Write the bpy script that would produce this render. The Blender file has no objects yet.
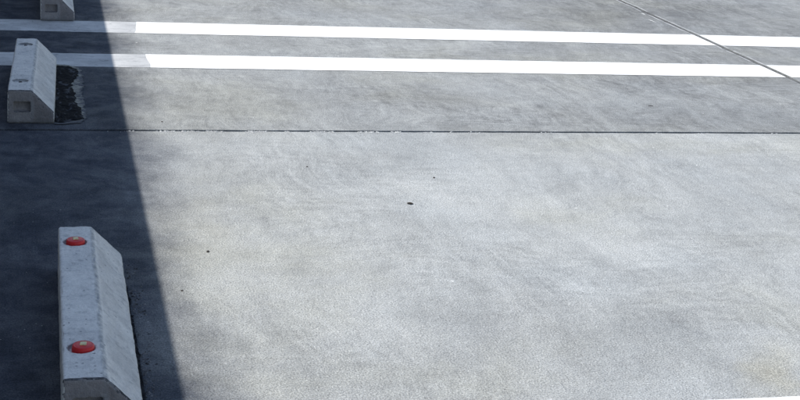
import bpy, bmesh, math, random
from mathutils import Vector, Matrix, noise as mnoise
random.seed(7)
R = math.radians
S = 1.25                                   # metres per fitted unit
sc = bpy.context.scene
col = sc.collection

# ------------------------------------------------------------------ helpers
def tag(o, label=None, cat=None, group=None, kind=None):
    if label: o['label'] = label
    if cat: o['category'] = cat
    if group: o['group'] = group
    if kind: o['kind'] = kind
    return o

def empty(name, loc, rz=0):
    o = bpy.data.objects.new(name, None)
    o.empty_display_size = .1
    col.objects.link(o); o.location = loc; o.rotation_euler = (0, 0, rz)
    return o

def link(name, bm_or_me, mat, parent=None, smooth=False, loc=None):
    if isinstance(bm_or_me, bmesh.types.BMesh):
        me = bpy.data.meshes.new(name); bm_or_me.to_mesh(me); bm_or_me.free()
    else:
        me = bm_or_me
    o = bpy.data.objects.new(name, me); col.objects.link(o)
    for m in (mat if isinstance(mat, (list, tuple)) else [mat]):
        me.materials.append(m)
    if parent: o.parent = parent
    if loc: o.location = loc
    if smooth:
        for p in me.polygons: p.use_smooth = True
    return o

class NT:
    """small node-tree builder"""
    def __init__(s, name):
        s.m = bpy.data.materials.new(name); s.m.use_nodes = True
        s.t = s.m.node_tree; s.n = s.t.nodes; s.l = s.t.links
        s.b = s.n['Principled BSDF']
        s.co = s.n.new('ShaderNodeTexCoord').outputs['Object']
    def set(s, node, key, v):
        i = node.inputs[key]
        if isinstance(v, bpy.types.NodeSocket): s.l.new(v, i)
        else: i.default_value = v
    def math(s, op, a, b=0.0, c=0.0, clamp=False):
        n = s.n.new('ShaderNodeMath'); n.operation = op; n.use_clamp = clamp
        s.set(n, 0, a); s.set(n, 1, b); s.set(n, 2, c); return n.outputs[0]
    def noise(s, scale, detail=4, rough=.55, co=None, dist=0.0, lac=2.0):
        n = s.n.new('ShaderNodeTexNoise')
        s.set(n, 'Vector', co or s.co); s.set(n, 'Scale', scale); s.set(n, 'Detail', detail)
        s.set(n, 'Roughness', rough); s.set(n, 'Distortion', dist); s.set(n, 'Lacunarity', lac)
        return n.outputs['Fac']
    def noisec(s, scale, detail=3, co=None):
        n = s.n.new('ShaderNodeTexNoise'); s.set(n, 'Vector', co or s.co)
        s.set(n, 'Scale', scale); s.set(n, 'Detail', detail); return n.outputs['Color']
    def vor(s, scale, co=None, feature='F1'):
        n = s.n.new('ShaderNodeTexVoronoi'); n.feature = feature
        s.set(n, 'Vector', co or s.co); s.set(n, 'Scale', scale)
        return n
    def mapr(s, v, a, b, c=0.0, d=1.0, smooth=True):
        n = s.n.new('ShaderNodeMapRange'); n.interpolation_type = 'SMOOTHSTEP' if smooth else 'LINEAR'
        for k, x in enumerate((v, a, b, c, d)): s.set(n, k, x)
        return n.outputs[0]
    def mapping(s, loc=(0,0,0), rot=(0,0,0), scale=(1,1,1), co=None, typ='POINT'):
        n = s.n.new('ShaderNodeMapping'); n.vector_type = typ
        s.set(n, 'Vector', co or s.co); s.set(n, 'Location', loc); s.set(n, 'Rotation', rot); s.set(n, 'Scale', scale)
        return n.outputs[0]
    def vadd(s, a, b, op='ADD'):
        n = s.n.new('ShaderNodeVectorMath'); n.operation = op
        s.set(n, 0, a); s.set(n, 1, b); return n
    def vscale(s, a, k):
        n = s.n.new('ShaderNodeVectorMath'); n.operation = 'SCALE'
        s.set(n, 0, a); s.set(n, 'Scale', k); return n.outputs[0]
    def mix(s, f, a, b, typ='MIX'):
        n = s.n.new('ShaderNodeMix'); n.data_type = 'RGBA'; n.blend_type = typ; n.clamp_factor = True
        s.set(n, 0, f)
        for k, v in ((6, a), (7, b)):
            if isinstance(v, tuple) and len(v) == 3: v = (*v, 1)
            s.set(n, k, v)
        return n.outputs[2]
    def ramp(s, v, stops):
        n = s.n.new('ShaderNodeValToRGB'); s.set(n, 0, v); e = n.color_ramp.elements
        while len(e) < len(stops): e.new(.5)
        for q, (p, c) in zip(e, stops): q.position = p; q.color = (*c, 1)
        return n.outputs[0]
    def sep(s, v=None):
        n = s.n.new('ShaderNodeSeparateXYZ'); s.set(n, 0, v or s.co); return n.outputs
    def bump(s, h, strength=.5, dist=.01, prev=None):
        n = s.n.new('ShaderNodeBump'); s.set(n, 'Strength', strength); s.set(n, 'Distance', dist); s.set(n, 'Height', h)
        if prev: s.set(n, 'Normal', prev)
        return n.outputs[0]
    def fin(s, color, rough=.9, normal=None, spec=.3):
        s.set(s.b, 'Base Color', color if not (isinstance(color, tuple) and len(color) == 3) else (*color, 1))
        s.set(s.b, 'Roughness', rough); s.set(s.b, 'Specular IOR Level', spec)
        if normal: s.set(s.b, 'Normal', normal)
        return s.m

# ------------------------------------------------------------------ fitted layout
JY, JX = 1.5018*S, 2.238*S                 # the two slab joints
W, T, H, H2, L = .1054*S, .0545*S, .0784*S, .0271*S, .6*S
CAM = Vector((-.0135*S, -1.6455*S, .8527*S)); PITCH, ROLL, YAW, F = .3057, .072, .2617, 1379.27
fwd = Vector((math.sin(YAW)*math.cos(PITCH), math.cos(YAW)*math.cos(PITCH), -math.sin(PITCH)))
rgt = Vector((math.cos(YAW), -math.sin(YAW), 0)); upv = rgt.cross(fwd)
cr = rgt*math.cos(ROLL)+upv*math.sin(ROLL); cu = -rgt*math.sin(ROLL)+upv*math.cos(ROLL)
def gnd(px, py, z=0.0):                    # survey: where a point seen in the photo lies on the ground
    d = fwd + cr*((px-400)/F) - cu*((py-200)/F)
    t = (z-CAM.z)/d.z
    return CAM.x+t*d.x, CAM.y+t*d.y

# ------------------------------------------------------------------ materials
def concrete_ground():
    s = NT('weathered concrete')
    X, Y, Z = s.sep()
    warp = s.vscale(s.vadd(s.noisec(1.6, 4), (.5, .5, .5), 'SUBTRACT').outputs[0], .32)
    wco = s.vadd(s.co, warp).outputs[0]
    cloud = s.noise(.9, 5, .6, wco)
    blotch = s.noise(3.4, 6, .62, wco)
    # wiped and scuffed streaks, mostly along the driving direction
    st1 = s.noise(1.0, 5, .6, s.mapping(rot=(0, 0, R(-22)), scale=(9, 1.7, 1), co=wco))
    st2 = s.noise(1.0, 4, .65, s.mapping(rot=(0, 0, R(28)), scale=(3.2, 12, 1), co=wco))
    mid = s.noise(38, 4, .65)
    grain = s.noise(290, 2, .8)
    v = s.math('MULTIPLY_ADD', s.math('SUBTRACT', cloud, .5), .36, .5)
    v = s.math('MULTIPLY_ADD', s.math('SUBTRACT', blotch, .5), .27, v)
    v = s.math('MULTIPLY_ADD', s.math('SUBTRACT', st1, .5), .33, v)
    v = s.math('MULTIPLY_ADD', s.math('SUBTRACT', st2, .5), .17, v)
    v = s.math('MULTIPLY_ADD', s.math('SUBTRACT', mid, .5), .30, v)
    st3 = s.noise(13, 5, .7, s.mapping((1, 6, 0), rot=(0, 0, R(-15)), scale=(1.3, .8, 1), co=wco))
    v = s.math('MULTIPLY_ADD', s.math('SUBTRACT', st3, .5), s.mapr(Y, JY-.02, JY+.02, .26, .42), v)
    st4 = s.noise(1.0, 4, .7, s.mapping((3, 7, 0), rot=(0, 0, R(-27)), scale=(48, 8, 1), co=wco))
    st5 = s.noise(1.0, 4, .7, s.mapping((6, 1, 0), rot=(0, 0, R(35)), scale=(9, 40, 1), co=wco))
    v = s.math('MULTIPLY_ADD', s.math('SUBTRACT', st4, .5), s.mapr(s.noise(2.2, 3), .4, .65, .10, .62), v)
    v = s.math('MULTIPLY_ADD', s.math('SUBTRACT', st5, .5), s.mapr(s.noise(1.8, 3, .5, s.mapping((9, 9, 0))), .42, .65, .0, .5), v)
    v = s.math('ADD', v, -.07)
    # the slab beyond the joint is older and darker
    far = s.mapr(Y, JY-.01, JY+.01)
    v = s.math('MULTIPLY_ADD', far, s.mapr(X, .4, 2.6, -.095, -.21), v)
    far2 = s.math('MULTIPLY', s.mapr(Y, 2.75*S, 3.2*S), -.03)
    v = s.math('ADD', v, far2)
    # individual stains and pale wiped areas: (px, py in photo, rx, ry, rot, amount)
    blobs = [(392, 98, .33, .17, 10, -.13), (352, 166, .14, .16, 0, -.07), (250, 190, .35, .18, 20, -.08),
             (690, 120, .45, .16, -10, -.10), (655, 318, .36, .10, 62, -.085), (560, 340, .22, .15, 40, -.05),
             (480, 185, .45, .30, 15, .12), (640, 245, .40, .16, 50, .12), (330, 300, .22, .30, 10, .05),
             (250, 150, .35, .14, 5, .05), (690, 12, .5, .16, 20, -.06), (540, 95, .4, .12, 0, .05),
             (180, 160, .12, .2, 0, -.05), (370, 255, .25, .22, 0, .06), (420, 45, .30, .10, 10, .10)]
    sm = s.vscale(s.vadd(s.noisec(5.0, 4), (.5, .5, .5), 'SUBTRACT').outputs[0], .28)
    sco = s.vadd(s.co, sm).outputs[0]
    for (px, py, rx, ry, rot, am) in blobs:
        x, y = gnd(px, py)
        lc = s.mapping((x, y, 0), (0, 0, R(rot)), (rx*S, ry*S, 1), sco, 'TEXTURE')
        ln = s.n.new('ShaderNodeVectorMath'); ln.operation = 'LENGTH'; s.set(ln, 0, lc)
        v = s.math('MULTIPLY_ADD', s.mapr(ln.outputs['Value'], 1.25, .1), am*.8, v)
    base = s.ramp(v, [(.02, (.17, .175, .178)), (.30, (.315, .325, .325)), (.55, (.445, .458, .455)), (.95, (.62, .633, .625))])
    # warm dusty tint here and there, and a yellowish stain
    tn = s.noise(1.5, 5, .62, s.mapping((7.3, 2.1, 0), co=wco))
    base = s.mix(s.mapr(tn, .47, .68, 0, .8), base, (1.0, .985, .925), 'MULTIPLY')
    base = s.mix(s.mapr(tn, .50, .34, 0, .8), base, (.965, .98, 1.0), 'MULTIPLY')
    base = s.mix(1.0, base, (1.0, .992, .985), 'MULTIPLY')
    for (px, py, rx, ry, rot, k) in [(772, 372, .16, .06, 60, .6), (195, 225, .1, .25, 0, .25)]:
        x, y = gnd(px, py)
        lc = s.mapping((x, y, 0), (0, 0, R(rot)), (rx*S, ry*S, 1), sco, 'TEXTURE')
        ln = s.n.new('ShaderNodeVectorMath'); ln.operation = 'LENGTH'; s.set(ln, 0, lc)
        base = s.mix(s.mapr(ln.outputs['Value'], 1.2, .1, 0, k), base, (1.0, .93, .76), 'MULTIPLY')
    # shade painted into the colour, deepening the cast shadow with an uneven edge
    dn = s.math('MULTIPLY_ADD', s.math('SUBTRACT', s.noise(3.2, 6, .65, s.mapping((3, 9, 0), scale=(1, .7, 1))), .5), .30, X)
    shade_mask = s.mapr(dn, .36, .17)
    deep_shade = s.mapr(dn, .20, -.02)
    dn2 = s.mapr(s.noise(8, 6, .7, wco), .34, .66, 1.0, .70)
    shade_mask = s.math('MULTIPLY', shade_mask, dn2)
    base = s.mix(shade_mask, base, (.21, .225, .275), 'MULTIPLY')
    base = s.mix(deep_shade, base, (.76, .77, .82), 'MULTIPLY')
    # fine sand grain: light and dark aggregate showing through
    g = s.math('MULTIPLY', s.mapr(grain, .28, .72, .42, 1.55, False), s.mapr(s.noise(120, 3, .7, s.mapping((2, 3, 0))), .3, .7, .89, 1.10, False))
    gm = s.n.new('ShaderNodeCombineColor'); [s.set(gm, k, g) for k in range(3)]
    base = s.mix(1.0, base, gm.outputs[0], 'MULTIPLY')
    vo = s.vor(95); sp = s.mapr(vo.outputs['Distance'], .16, .07)
    rnd = s.sep(vo.outputs['Color'])
    base = s.mix(s.math('MULTIPLY', sp, s.mapr(rnd[0], .965, .98, 0, .7)), base, (.74, .74, .72))
    base = s.mix(s.math('MULTIPLY', sp, s.mapr(rnd[1], .93, .95, 0, .8)), base, (.07, .07, .075))
    vo2 = s.vor(19, s.vadd(s.co, s.vscale(s.noisec(110, 2), .012)).outputs[0]); sp2 = s.mapr(vo2.outputs['Distance'], .075, .04)
    r2 = s.sep(vo2.outputs['Color'])
    base = s.mix(s.math('MULTIPLY', sp2, s.mapr(r2[0], .965, .97, 0, .8)), base, (.80, .80, .78))
    # hairline scratches / scuffs
    sc1 = s.noise(1.0, 2, .5, s.mapping(rot=(0, 0, R(-40)), scale=(60, 2.2, 1), co=wco))
    base = s.mix(s.math('MULTIPLY', s.mapr(sc1, .70, .78), s.mapr(s.noise(1.7, 2), .5, .68, 0, .5)), base, (.56, .57, .58))
    hgt = s.math('MULTIPLY_ADD', s.noise(240, 3, .7), 1.0, s.math('MULTIPLY', mid, 1.2))
    nrm = s.bump(hgt, .75, .005)
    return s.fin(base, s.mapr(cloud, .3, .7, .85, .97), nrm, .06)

def paint(fresh):
    s = NT('fresh white road paint' if fresh else 'worn old road paint')
    n1 = s.noise(45, 5, .65); n2 = s.noise(6, 5, .6)
    if fresh:
        c = s.mix(s.mapr(n2, .45, .75, 0, .5), (.80, .80, .785), (.72, .72, .70))
        X, Y, Z = s.sep()
        chips = s.math('MULTIPLY', s.mapr(n1, .70, .76), s.mapr(s.noise(2.0, 3), .5, .7))
        c = s.mix(chips, c, (.4, .4, .4))
        c = s.mix(s.mapr(s.noise(3, 6, .7, s.mapping((4, 4, 0), scale=(1, 3, 1))), .56, .72, 0, .45), c, (.50, .505, .51))
    else:
        X, Y, Z = s.sep()
        base = s.mix(s.mapr(X, .05, .30), (.66, .66, .655), (.49, .495, .50))  # paler inside the cast shadow, colour lifted to offset the shade
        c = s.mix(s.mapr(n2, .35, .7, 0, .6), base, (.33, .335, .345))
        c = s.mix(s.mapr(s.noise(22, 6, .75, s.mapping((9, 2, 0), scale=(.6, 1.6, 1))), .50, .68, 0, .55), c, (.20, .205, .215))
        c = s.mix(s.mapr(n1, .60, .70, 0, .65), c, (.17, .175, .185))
        cr_ = s.vor(14, s.vadd(s.co, s.vscale(s.noisec(9, 4), .09)).outputs[0], 'DISTANCE_TO_EDGE')
        c = s.mix(s.math('MULTIPLY', s.mapr(cr_.outputs['Distance'], .03, .008), s.mapr(n2, .5, .68, 0, .55)), c, (.12, .12, .125))
        c = s.mix(s.mapr(s.noise(19, 3, .6, s.mapping((5, 5, 0))), .70, .74, 0, .9), c, (.08, .08, .085))
    g = s.mapr(s.noise(230, 2, .7), .3, .7, .90, 1.07, False)
    gm = s.n.new('ShaderNodeCombineColor'); [s.set(gm, k, g) for k in range(3)]
    c = s.mix(1.0, c, gm.outputs[0], 'MULTIPLY')
    return s.fin(c, .7, s.bump(s.noise(150, 4, .7), .4, .003), .35)

def stop_concrete(end):
    s = NT('wheel stop end concrete' if end else 'pale wheel stop concrete')
    n1 = s.noise(9, 6, .65); n2 = s.noise(55, 5, .65); n3 = s.noise(260, 3, .7)
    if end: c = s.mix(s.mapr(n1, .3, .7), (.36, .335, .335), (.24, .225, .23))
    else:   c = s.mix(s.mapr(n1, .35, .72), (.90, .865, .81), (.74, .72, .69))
    c = s.mix(s.mapr(n2, .52, .74, 0, .5), c, (.30, .30, .305))
    pits = s.vor(105, s.vadd(s.co, s.vscale(s.noisec(150, 2), .006)).outputs[0]); r = s.sep(pits.outputs['Color'])
    c = s.mix(s.math('MULTIPLY', s.mapr(pits.outputs['Distance'], .30, .12), s.mapr(r[0], .86, .9, 0, .7)), c, (.12, .12, .13))
    # runs of grime down the slope
    X, Y, Z = s.sep()
    st = s.noise(1, 5, .7, s.mapping(scale=(9, 26, 9)))
    c = s.mix(s.mapr(st, .52, .72, 0, .34), c, (.34, .34, .345))
    c = s.mix(s.mapr(s.noise(30, 6, .72, s.mapping((3, 1, 2))), .5, .7, 0, .4), c, (.40, .40, .405))
    # rubbed-off rubber and grime on the slope that tyres touch
    rb = s.math('MULTIPLY', s.mapr(X, T+.002, T+.012), s.mapr(s.noise(14, 6, .7, s.mapping((8, 8, 1), scale=(1, .6, 1))), .3, .62, .35, .85))
    c = s.mix(rb, c, (.70, .69, .69), 'MULTIPLY')
    # dirty line along the arris between top and slope, and a darker foot
    ar = s.math('ABSOLUTE', s.math('SUBTRACT', s.math('MULTIPLY_ADD', s.math('SUBTRACT', n1, .5), .012, X), T+.001))
    c = s.mix(s.math('MULTIPLY', s.mapr(ar, .007, .001), s.mapr(n2, .3, .6, .2, .75)), c, (.27, .275, .285))
    c = s.mix(s.mapr(s.math('MULTIPLY_ADD', n2, .02, Z), .028, .008, 0, .7), c, (.16, .16, .165))
    if not end:
        ey = s.math('ABSOLUTE', s.math('SUBTRACT', Y, L/2))
        c = s.mix(s.math('MULTIPLY', s.mapr(s.math('MULTIPLY_ADD', n2, -.012, ey), L/2-.011, L/2-.005), .0), c, (.1, .1, .1))
    g = s.mapr(n3, .3, .7, .86, 1.1, False)
    gm = s.n.new('ShaderNodeCombineColor'); [s.set(gm, k, g) for k in range(3)]
    c = s.mix(1.0, c, gm.outputs[0], 'MULTIPLY')
    h = s.math('MULTIPLY_ADD', n2, 1.0, s.math('MULTIPLY', s.noise(180, 4, .7), .8))
    return s.fin(c, .92, s.bump(h, .7, .004), .1)

def simple(name, c1, c2, scale, rough=.8, bump=.4, bdist=.003, spec=.4, metal=0.0):
    s = NT(name)
    n = s.noise(scale, 5, .65)
    m = s.fin(s.mix(s.mapr(n, .35, .68), c1, c2), rough, s.bump(n, bump, bdist), spec)
    s.b.inputs['Metallic'].default_value = metal
    return m

def tar_mat():
    s = NT('black tar')
    tco = s.mapping(scale=(1, .42, 1)); n = s.noise(34, 4, .6, tco, 1.0); n2 = s.noise(110, 4, .7, tco)
    c = s.mix(s.mapr(n, .52, .64), (.007, .007, .009), (.075, .078, .088))
    c = s.mix(s.mapr(n2, .62, .72, 0, .5), c, (.10, .104, .112))
    return s.fin(c, .7, s.bump(n, .9, .006), .03)
M = dict(
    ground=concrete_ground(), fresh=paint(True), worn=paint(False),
    stop=stop_concrete(False), end=stop_concrete(True),
    edge=simple('dark arris', (.035, .035, .04), (.22, .22, .23), 70, .95, .5),  # mottled dark band along the end arrises
    seal=simple('black joint sealant', (.010, .010, .012), (.055, .055, .06), 9, .8, .6),
    seal2=simple('grey joint sealant', (.022, .023, .026), (.11, .115, .12), 22, .8, .6),
    lip=simple('pale joint lip', (.50, .505, .50), (.36, .365, .37), 30, .9, .4),
    tar=tar_mat(),
    
    residue=simple('adhesive residue and gap shade', (.015, .015, .017), (.05, .052, .057), 75, .9, .9, .006, .0),
    crumb=simple('white mortar crumbs', (.74, .74, .72), (.5, .5, .49), 80, .9),
    bits=simple('loose residue crumbs', (.02, .02, .022), (.24, .24, .25), 95, .95, .3),
    leaf=simple('dry leaf', (.02, .016, .012), (.05, .036, .024), 120, .9, .3, .001, .1),
    pebble=simple('dark pebble', (.04, .034, .03), (.11, .095, .08), 200, .8),
    rust=simple('rusty bolt', (.03, .025, .025), (.10, .06, .04), 150, .7),
    nut=simple('weathered brass nut', (.86, .76, .42), (.50, .47, .30), 120, .5, .4, .002),
    wall=simple('grey wall render', (.34, .335, .325), (.27, .27, .265), 5, .9, .3),
    dish=simple('shade-toned dish wall', (.24, .24, .245), (.46, .46, .455), 60, .95, .5),  # recess shade painted into the wall colour, for the dark arc
    coping=simple('wall coping concrete', (.42, .42, .41), (.33, .33, .33), 9, .9, .3),
)
def scrape():
    s = NT('scraped concrete'); X, Y, Z = s.sep()
    n = s.noise(24, 6, .7); n2 = s.noise(90, 4, .7)
    f = s.math('MULTIPLY_ADD', s.math('SUBTRACT', n, .5), .16, X)
    xa, xb = gnd(75, 95)[0], gnd(85, 95)[0]
    c = s.mix(s.mapr(f, xa, xb), (.33, .32, .28), (.135, .138, .15))
    yb_, yt_ = gnd(75, 123.5)[1], gnd(75, 117)[1]
    c = s.mix(s.mapr(s.math('MULTIPLY_ADD', s.math('SUBTRACT', n, .5), .08, Y), yt_, yb_), c, (.13, .132, .14))
    c = s.mix(s.mapr(n2, .53, .63, 0, .85), c, (.07, .07, .072))
    return s.fin(c, .95, s.bump(n2, .7, .004), .05)
M['scrape'] = scrape()
def red():
    s = NT('red reflector plastic')
    n = s.noise(70, 4, .6)
    c = s.mix(s.mapr(n, .45, .75, 0, .45), (.68, .030, .034), (.36, .045, .045))
    X, Y, Z = s.sep()
    return s.fin(c, .38, s.bump(s.noise(160, 3), .2, .002), .28)
M['red'] = red()

# ------------------------------------------------------------------ ground sheet with real grooves at the two joints
def frange(a, b, st):
    n = int(round((b-a)/st)); return [a+(b-a)*i/n for i in range(n+1)]
GX = .0105
GW = .0085                                  # half width of the grooves
xs = [-900, -60, -8] + frange(-1.6, JX-GX-.02, .02) + [JX-GX, JX-GX+.001, JX+GX-.001, JX+GX] + frange(JX+GX+.02, 5.2, .03) + [12, 60, 900]
ys = [-900, -60, -8] + frange(-1.5, JY-GW-.02, .03) + [JY-GW, JY-GW+.001, JY+GW-.001, JY+GW] + frange(JY+GW+.02, 6.5, .03) + [14, 60, 900]
def in_g(v, c): return abs(v-c) < (GX if c == JX else GW)-.0005
bm = bmesh.new(); grid = []
for y in ys:
    row = []
    for x in xs:
        dx = dy = 0.0; z = 0.0
        if abs(y-JY) < GW+.001:
            k = mnoise.noise((x*9, 1.7 if y > JY else 4.1, 0))*.0022 + mnoise.noise((x*40, 8.7 if y > JY else 2.1, 3))*.0024
            dy = k
        if abs(x-JX) < GX+.001:
            dx = mnoise.noise((y*7, 6.7 if x > JX else 3.3, 5))*.0022 + mnoise.noise((y*30, 9, 1 if x > JX else 2))*.0016
        if in_g(y, JY) or in_g(x, JX): z = -.014
        row.append(bm.verts.new((x+dx, y+dy, z)))
    grid.append(row)
for j in range(len(ys)-1):
    for i in range(len(xs)-1):
        bm.faces.new((grid[j][i], grid[j][i+1], grid[j+1][i+1], grid[j+1][i]))
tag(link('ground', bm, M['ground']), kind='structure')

def strip(name, mat, along_x, c, half, a, b, z, step=.03, wob=.0015):
    bm = bmesh.new(); prev = None
    for v in frange(a, b, step):
        e0 = c-half+mnoise.noise((v*12, 3, z*100))*wob; e1 = c+half+mnoise.noise((v*12, 9, z*100))*wob
        zz = z + mnoise.noise((v*6, 0, 4))*.002
        p = [bm.verts.new((v, e, zz) if along_x else (e, v, zz)) for e in (e0, e1)]
        if prev: bm.faces.new((prev[0], p[0], p[1], prev[1]) if along_x else (prev[1], p[1], p[0], prev[0]))
        prev = p
    return link(name, bm, mat)
tag(strip('joint_sealant', M['seal'], True, JY, GW+.001, -8, JX-GX-.003, -.0065), kind='structure')
tag(strip('joint_sealant', M['seal'], True, JY, GW+.001, JX+GX+.003, 30, -.0065), kind='structure')
tag(strip('joint_sealant', M['seal2'], False, JX, GX+.001, -8, 30, -.0045), kind='structure')

# thin pale lips of mortar along the joint that runs away from the camera
for sx, ya, yb in ((-1, 3.0, 7.0), (1, 2.9, 7.0), (1, 1.95, 2.6)):
    tag(strip('joint_lip', M['lip'], False, JX+sx*(GX+.0055), .0035, ya, yb, .0006, .02, .004), kind='structure')

# pale crumbs and chipped mortar along the near lip of the joint: nobody could count them
bm = bmesh.new()
for i in range(1000):
    px = random.choice([random.uniform(120, 480), random.uniform(150, 330), random.uniform(330, 440), random.uniform(480, 800)])
    if mnoise.noise((px*.045, 0, 0)) < .0+(.25 if px > 480 else 0): continue
    x, _ = gnd(px, 131)
    y = JY - GW - random.random()**2*.012 + (.004 if random.random() < .3 else 0)
    r = random.uniform(.0008, .0027); a = random.random()*6.28
    vs = [bm.verts.new((x+r*random.uniform(.7, 2.2)*math.cos(a+k*1.257), y+r*random.uniform(.6, 1)*math.sin(a+k*1.257), .0005)) for k in range(5)]
    top = bm.verts.new((x, y, r*.7+.0008))
    for k in range(5): bm.faces.new((vs[k], vs[(k+1) % 5], top))
tag(link('joint_crumbs', bm, M['crumb']), label='white mortar crumbs scattered along the dark joint between slabs', cat='crumbs', kind='stuff')

# ------------------------------------------------------------------ painted bay lines
def band(y0, y1, x0, x1, mat, name, parent, z, slant=0.0, ragged=.0016):
    """flat coat of paint with slightly uneven edges, broken where the slab joint runs through it"""
    bm = bmesh.new()
    segs = [(x0, min(x1, JX-GX-.002)), (JX+GX+.002, x1)] if x0 < JX < x1 else [(x0, x1)]
    for (a, b) in segs:
        if b <= a: continue
        prev = None
        for x in frange(a, b, .02):
            q = []
            for k in range(5):
                t = k/4; y = y0+(y1-y0)*t
                dy = 0
                if k in (0, 4): dy = mnoise.noise((x*5, y*3, 1))*ragged*1.2 + mnoise.noise((x*45, y*9, 2))*ragged
                dx = 0
                if x == a and a == x0: dx = slant*(t-.5) + mnoise.noise((t*6, y0, 3))*.008
                if x == b and x1 < 3: dx = slant*(t-.5) + mnoise.noise((t*6, y0, 3))*.008
                q.append(bm.verts.new((x+dx, y+dy, z)))
            if prev:
                for k in range(4): bm.faces.new((prev[k], q[k], q[k+1], prev[k+1]))
            prev = q
    return link(name, bm, mat, parent)
ybl = [(2.6515*S, 2.8376*S, gnd(136.5, 30)[0], gnd(137.2, 25)[0]-gnd(136.2, 36)[0]), (2.166*S, 2.3416*S, gnd(148, 62)[0], gnd(145.8, 55)[0]-gnd(151, 69)[0])]
labels = ['white painted bay line farther from the camera, passing the far wheel stop',
          'white painted bay line passing the far end of the wheel stop beside the tar patch']
for (y0, y1, xe, sl), lab in zip(ybl, labels):
    t = empty('bay_line', ((xe), (y0+y1)/2, 0)); t.location = (0, 0, 0)
    tag(t, lab, 'bay line', 'white bay lines painted on the concrete')
    band(y0, y1, xe, 16, M['fresh'], 'fresh_paint', t, .0014, sl, .0022)
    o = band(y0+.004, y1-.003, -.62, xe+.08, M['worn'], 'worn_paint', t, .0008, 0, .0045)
    o['label'] = 'grey worn older coat of the line'
t = empty('bay_line', (0, 0, 0))
tag(t, 'white painted bay line at the bottom right corner, mostly cut off', 'bay line', 'white bay lines painted on the concrete')
yb = gnd(760, 398.3)[1]
band(yb-.22, yb, gnd(690, 400)[0]-.35, 16, M['fresh'], 'fresh_paint', t, .0014, 0, .0022)

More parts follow.
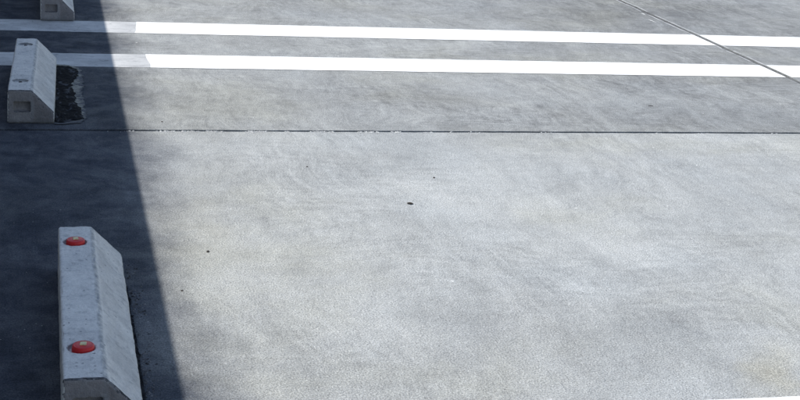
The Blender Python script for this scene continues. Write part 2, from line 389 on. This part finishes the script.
# ------------------------------------------------------------------ wheel stops
def lathe(pts, n=40):
    bm = bmesh.new(); rings = []
    for (r, z) in pts:
        rings.append([bm.verts.new((r*math.cos(6.28318*k/n), r*math.sin(6.28318*k/n), z)) for k in range(n)] if r > 0 else [bm.verts.new((0, 0, z))])
    for a, b in zip(rings, rings[1:]):
        for k in range(n):
            if len(a) == 1: bm.faces.new((a[0], b[k], b[(k+1) % n]))
            elif len(b) == 1: bm.faces.new((a[k], a[(k+1) % n], b[0]))
            else: bm.faces.new((a[k], a[(k+1) % n], b[(k+1) % n], b[k]))
    bmesh.ops.recalc_face_normals(bm, faces=bm.faces)
    return bm
DISH = [(.5*T, .165*L), (.5*T, .868*L)]
def block_mesh():
    bm = bmesh.new()
    prof = [(0, 0), (W, 0), (W, H2), (T, H), (.002, H)]
    lo = [bm.verts.new((x, 0, z)) for x, z in prof]; hi = [bm.verts.new((x, L, z)) for x, z in prof]
    bm.faces.new(lo); bm.faces.new(hi[::-1])
    n = len(prof)
    for i in range(n): bm.faces.new((lo[(i+1) % n], lo[i], hi[i], hi[(i+1) % n]))
    bmesh.ops.recalc_face_normals(bm, faces=bm.faces)
    bmesh.ops.bevel(bm, geom=list(bm.edges), offset=.0045, segments=2, profile=.6, affect='EDGES')
    me = bpy.data.meshes.new('block'); bm.to_mesh(me); bm.free()
    ob = bpy.data.objects.new('block', me); col.objects.link(ob)
    cut = []
    def cutter(bm):
        bmesh.ops.recalc_face_normals(bm, faces=bm.faces)
        m2 = bpy.data.meshes.new('cutter'); bm.to_mesh(m2); bm.free()
        c = bpy.data.objects.new('cutter', m2); col.objects.link(c); cut.append(c)
        md = ob.modifiers.new('b', 'BOOLEAN'); md.operation = 'DIFFERENCE'; md.solver = 'EXACT'; md.object = c
    for (cx, cy) in DISH:                       # shallow countersunk dishes in the top
        bm = lathe([(0, -.0072), (.0205, -.0070), (.0224, -.0045), (.0236, .004), (0, .004)], 48)
        for v in bm.verts: v.co += Vector((cx, cy, H))
        cutter(bm)
    for yy, sg in ((0, 1), (L, -1)):            # hand-hold pocket in each end
        bm = bmesh.new(); bmesh.ops.create_cube(bm, size=1)
        x0, x1, z0, z1 = .13*W, .50*W, .34*H, .67*H
        for v in bm.verts:
            tap = .0025 if v.co.y*sg > 0 else 0
            v.co = Vector(((x0+x1)/2+v.co.x*(x1-x0-2*tap), yy+v.co.y*.036, (z0+z1)/2+v.co.z*(z1-z0-2*tap)))
        cutter(bm)
    dg = bpy.context.evaluated_depsgraph_get()
    me2 = bpy.data.meshes.new_from_object(ob.evaluated_get(dg))
    bpy.data.objects.remove(ob)
    for c in cut: bpy.data.objects.remove(c)
    me2.name = 'block'
    o2 = bpy.data.objects.new('block', me2); col.objects.link(o2)
    rm = o2.modifiers.new('r', 'REMESH'); rm.mode = 'VOXEL'; rm.voxel_size = .0021; rm.use_smooth_shade = True
    dg.update()
    me3 = bpy.data.meshes.new_from_object(o2.evaluated_get(bpy.context.evaluated_depsgraph_get()))
    bpy.data.objects.remove(o2); me2 = me3; me2.name = 'block'
    nrm = [Vector(v.normal) for v in me2.vertices]
    for v, nn in zip(me2.vertices, nrm):
        p = v.co.copy()
        d = mnoise.noise(p*22)*.0010 + mnoise.noise(p*75)*.0006 + mnoise.noise(p*190)*.0003
        ev = max(abs(nn.x), abs(nn.y), abs(nn.z))
        on_slope = abs(nn.x-.707) < .12 and abs(nn.z-.707) < .12
        if ev < .93 and not on_slope and p.z > .012 and min(math.hypot(p.x-a, p.y-b) for a, b in DISH) > .028:
            d -= max(0, mnoise.noise(p*30+Vector((4, 4, 4)))-.12)*.009 + max(0, mnoise.noise(p*75))*.0016
        v.co = p + nn*d
    me2.update()
    me2.materials.clear()
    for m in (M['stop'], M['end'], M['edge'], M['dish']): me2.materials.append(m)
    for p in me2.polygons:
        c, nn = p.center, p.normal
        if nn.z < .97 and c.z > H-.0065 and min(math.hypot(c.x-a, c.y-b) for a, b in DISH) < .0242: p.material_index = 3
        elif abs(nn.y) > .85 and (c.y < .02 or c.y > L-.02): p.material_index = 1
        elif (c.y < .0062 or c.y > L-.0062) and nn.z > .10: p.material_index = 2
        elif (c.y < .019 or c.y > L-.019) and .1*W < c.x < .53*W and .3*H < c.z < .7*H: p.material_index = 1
    for p in me2.polygons: p.use_smooth = True
    return me2
BM_ = block_mesh()
def place_obj(name, me, parent):
    o = bpy.data.objects.new(name, me); col.objects.link(o); o.parent = parent; return o

def nut_bm(r, h, n):
    bm = lathe([(r, 0), (r, h*.75), (r*.85, h), (0, h)], n)
    return bm

near = empty('wheel_stop', (0, 0, 0))
tag(near, 'concrete wheel stop with two red reflectors, nearest the camera', 'wheel stop', 'concrete wheel stops at the bay ends')
place_obj('block', BM_, near)
for k, (cx, cy) in enumerate(DISH):
    rf = link('reflector', lathe([(.0192, -.008), (.0192, -.0020), (.0186, .0008), (.0180, .0038), (.0170, .0052), (.0156, .0056), (.0150, .0051), (.0140, .0055), (.0100, .0060), (.005, .0062), (0, .0062)], 48), M['red'], near, True, (cx+(.001 if k else .003), cy, H))
    nt = link('nut', nut_bm(.0074, .0032, 4), M['nut'], rf, False, (0, 0, .0055))
    nt.rotation_euler = (0, 0, R(52 if k else 38))

mid = empty('wheel_stop', (-.1084*S+.004, 1.56*S, 0), R(-.9))
tag(mid, 'bare concrete wheel stop beside the black tar patch', 'wheel stop', 'concrete wheel stops at the bay ends')
place_obj('block', BM_, mid)
for (cx, cy) in DISH:
    link('bolt', nut_bm(.0052, .0045, 6), M['rust'], mid, False, (cx, cy, H-.0074))
def copy_tree(o, parent=None):
    c = o.copy(); col.objects.link(c); c.parent = parent
    for ch in list(o.children): copy_tree(ch, c)
    return c
third = copy_tree(mid)
third.location = (-.0347*S, 2.8204*S, .002); third.rotation_euler.z = R(.3)
third['label'] = 'concrete wheel stop at the top edge, touching the farther white line'

# ------------------------------------------------------------------ tar patch where a stop was bedded before
def patch(pts, z, amp, mat, name, parent, dens=70, edge=.004, freq=40, fall=.012):
    """ragged flat patch, its surface wrinkled"""
    from mathutils.geometry import tessellate_polygon
    poly = []
    n = len(pts)
    for i in range(n):
        a, b = Vector(pts[i]), Vector(pts[(i+1) % n]); m = max(2, int((b-a).length/.006))
        nr = Vector((-(b-a).y, (b-a).x)).normalized()
        for k in range(m):
            p = a.lerp(b, k/m)
            w = mnoise.noise((p.x*freq, p.y*freq, z*50))*edge*1.3 + mnoise.noise((p.x*freq*3.3, p.y*freq*3.3, 7))*edge
            poly.append(p+nr*w)
    def inside(x, y):
        c = False; j = len(poly)-1
        for i in range(len(poly)):
            xi, yi = poly[i]; xj, yj = poly[j]
            if (yi > y) != (yj > y) and x < (xj-xi)*(y-yi)/(yj-yi)+xi: c = not c
            j = i
        return c
    def edist(x, y):
        q = Vector((x, y)); return min((q-p).length for p in poly)
    bm = bmesh.new()
    x0 = min(p.x for p in poly); x1 = max(p.x for p in poly); y0 = min(p.y for p in poly); y1 = max(p.y for p in poly)
    st = .003
    nx, ny = int((x1-x0)/st)+2, int((y1-y0)/st)+2
    vs = {}
    for j in range(ny+1):
        for i in range(nx+1):
            x, y = x0+i*st, y0+j*st
            if not inside(x, y): continue
            d = min(1, edist(x, y)/fall)
            h = .5+.5*mnoise.noise((x*34, y*16, 2))+.4*mnoise.noise((x*80+3, y*80, 9))
            vs[i, j] = bm.verts.new((x+random.uniform(-.3, .3)*st, y+random.uniform(-.3, .3)*st, z+amp*h*d))
    for (i, j) in list(vs):
        q = [(i, j), (i+1, j), (i+1, j+1), (i, j+1)]
        f = [vs[k] for k in q if k in vs]
        if len(f) == 4: bm.faces.new(f)
        elif len(f) == 3: bm.faces.new(f)
    return link(name, bm, mat, parent, True)
tp = empty('tar_patch', (0, 0, 0))
tag(tp, 'black wrinkled tar patch with a pale scraped border on the ground', 'tar patch')
zz = lambda X, Y: gnd(45+X/5.714, 60+Y/5.714)
patch([zz(*p) for p in [(30, 28), (120, 28), (190, 46), (216, 80), (218, 130), (216, 190), (228, 240), (234, 290), (244, 340), (205, 362), (120, 370), (40, 370)]], .0026, .0005, M['scrape'], 'scraped_border', tp, edge=.006, freq=28)
patch([zz(*p) for p in [(30, 40), (130, 40), (185, 58), (195, 95), (168, 120), (153, 160), (178, 205), (175, 250), (203, 285), (215, 320), (230, 340), (208, 350), (150, 355), (110, 366), (30, 362)]], .0040, .0040, M['tar'], 'tar_film', tp, edge=.005, freq=32)

# bedding compound residue squeezed out along the near stop, gap shade painted in
ad = empty('adhesive_residue_and_shade', (0, 0, 0))
tag(ad, 'dark crumbly strip of adhesive and painted gap shade along the foot of the nearest wheel stop', 'adhesive residue')
patch([(W-.01, .0), (W+.010, -.01), (W+.012, .10), (W+.010, .2), (W+.012, .33), (W+.009, .45), (W+.010, .56), (W+.006, .66), (W+.001, L-.02), (W-.01, L-.03)], .0022, .0035, M['residue'], 'residue_shade_bead', ad, edge=.0016, freq=22, fall=.006)
bm = bmesh.new()
for i in range(420):
    y = random.uniform(-.02, L+.02); x = W+.010+abs(random.gauss(0, .012)); r = random.uniform(.0008, .0026)
    if mnoise.noise((y*14, x*30, 3)) < -.1: continue
    a = random.random()*6.28
    vs = [bm.verts.new((x+r*random.uniform(.7, 1.7)*math.cos(a+k*1.257), y+r*random.uniform(.7, 1.7)*math.sin(a+k*1.257), .0004)) for k in range(5)]
    top = bm.verts.new((x+r*.3, y, r*.9+.0006))
    for k in range(5): bm.faces.new((vs[k], vs[(k+1) % 5], top))
tag(link('loose_crumbs', bm, M['bits'], ad), kind='stuff')

# ------------------------------------------------------------------ small litter lying on the concrete
def leaf_bm(l, w, curl):
    bm = bmesh.new(); rows = []
    for i in range(9):
        t = i/8; hw = w*math.sin(math.pi*min(1, t*.92+.05))**.8*(1+.25*mnoise.noise((t*7, l*99, 0)))
        rows.append([bm.verts.new((l*(t-.5), hw*k, .0012+curl*(abs(k)**1.5)*.5+curl*math.sin(t*3.1)*.6)) for k in (-1, -.5, 0, .5, 1)])
    for a, b in zip(rows, rows[1:]):
        for k in range(4): bm.faces.new((a[k], b[k], b[k+1], a[k+1]))
    return bm
def pebble_bm(r, sd):
    bm = bmesh.new(); bmesh.ops.create_icosphere(bm, subdivisions=3, radius=1)
    for v in bm.verts:
        k = 1+.35*mnoise.noise(v.co*1.4+Vector((sd, 0, 0)))+.12*mnoise.noise(v.co*4+Vector((0, sd, 0)))
        v.co = Vector((v.co.x*1.3, v.co.y*.9, v.co.z*.65))*k*r
        v.co.z += r*.5
    return bm
x, y = gnd(410, 204)
o = link('leaf_fragment', leaf_bm(.017, .0065, .0015), M['leaf'], None, True, (x, y, 0)); o.rotation_euler.z = R(-25)
tag(o, 'small dark dry leaf fragment lying alone near the middle of the sunlit slab', 'leaf')
for px, py, r, lab in [(434, 178, .0026, 'tiny dark pebble just beyond the dry leaf fragment'),
                       (208, 252, .0031, 'small black pebble on sunlit concrete right of the shadow edge'),
                       (182, 291, .0021, 'tiny dark pebble on concrete close to the shadow edge'),
                       (307, 167, .0022, 'tiny dark pebble on the slab just in front of the dark joint'),
                       (162, 122, .0026, 'small dark pebble just beyond the joint near the shadow edge')]:
    x, y = gnd(px, py)
    o = link('pebble', pebble_bm(r, px), M['pebble'], None, True, (x, y, 0)); o.rotation_euler.z = px
    tag(o, lab, 'pebble', 'loose dark pebbles on the concrete')
for (pa, pb, wd, lab) in [((647, 19), (657, 23), .006, 'short pale mortar smear on the far slab beside the diagonal joint'),
                          ((641, 13), (645, 15), .007, 'tiny pale mortar dab beside the diagonal joint, nearer the top edge')]:
    a, b = Vector(gnd(*pa)), Vector(gnd(*pb)); d = b-a; nn = Vector((-d.y, d.x)).normalized()*wd
    o = patch([a, a+d*.3+nn*.8, a+d*.7+nn, b, b-d*.3-nn*.7, a+d*.25-nn], .0008, .0012, M['crumb'], 'mortar_smear', None, edge=.002)
    tag(o, lab, 'mortar smear')
x, y = gnd(648, 106)
o = link('twig', lathe([(.0009, 0), (.0012, .008), (.0009, .017), (0, .019)], 8), M['pebble'], None, True, (x, y, .002))
o.rotation_euler = (R(90), 0, R(80))
tag(o, 'short dark twig lying on the concrete between the joint and the lines', 'twig')

# ------------------------------------------------------------------ wall on the left whose top edge throws the shadow
SUN_EL, SUN_AZ = R(56), R(155)              # azimuth counter-clockwise from +X: the sun stands to the left, slightly ahead
sd = Vector((math.cos(SUN_EL)*math.cos(SUN_AZ), math.cos(SUN_EL)*math.sin(SUN_AZ), math.sin(SUN_EL)))
XE = .168*S                                 # where the shadow ends on the ground
XW = -.50                                   # face of the coping
HW = (XE-XW)*sd.z/(-sd.x)
wl = empty('boundary_wall', (XW-.15, 4, 0))
tag(wl, 'grey rendered boundary wall behind the wheel stops, throwing the long shadow', 'wall')
def box(x0, x1, y0, y1, z0, z1, bev=.006):
    bm = bmesh.new(); bmesh.ops.create_cube(bm, size=1)
    for v in bm.verts: v.co = Vector(((x0+x1)/2+v.co.x*(x1-x0), (y0+y1)/2+v.co.y*(y1-y0), (z0+z1)/2+v.co.z*(z1-z0)))
    bmesh.ops.bevel(bm, geom=list(bm.edges), offset=bev, segments=2, affect='EDGES'); return bm
link('wall_face', box(-.11, .11, -14, 26, -.1, HW-.07), M['wall'], wl)
link('coping', box(-.15, .15, -14.02, 26.02, HW-.068, HW, .003), M['coping'], wl)

# ------------------------------------------------------------------ light, sky, camera
w = bpy.data.worlds.new('World'); sc.world = w; w.use_nodes = True
nt = w.node_tree; bg = nt.nodes['Background']
sky = nt.nodes.new('ShaderNodeTexSky'); sky.sky_type = 'NISHITA'; sky.sun_disc = False
sky.sun_elevation = SUN_EL
sky.sun_rotation = math.atan2(sd.x, sd.y)
sky.air_density = 1.2; sky.dust_density = .3; sky.ozone_density = 2.2
hs = nt.nodes.new('ShaderNodeHueSaturation'); hs.inputs['Saturation'].default_value = .86
nt.links.new(sky.outputs[0], hs.inputs['Color']); nt.links.new(hs.outputs[0], bg.inputs[0]); bg.inputs[1].default_value = .15
ld = bpy.data.lights.new('sun', 'SUN'); ld.energy = 5.0; ld.angle = R(.53); ld.color = (1, .968, .91)
lo = bpy.data.objects.new('sun', ld); col.objects.link(lo); lo.location = (0, 0, 10)
lo.rotation_euler = sd.to_track_quat('Z', 'Y').to_euler()

cd = bpy.data.cameras.new('camera'); co = bpy.data.objects.new('camera', cd); col.objects.link(co)
cd.sensor_fit = 'HORIZONTAL'; cd.sensor_width = 36; cd.lens = F/800*36; cd.clip_start = .05; cd.clip_end = 4000
m3 = Matrix((cr, cu, -fwd)).transposed()
co.matrix_world = Matrix.Translation(CAM) @ m3.to_4x4()
sc.camera = co
sc.view_settings.view_transform = 'Standard'; sc.view_settings.look = 'None'
sc.view_settings.exposure = 0; sc.view_settings.gamma = 1
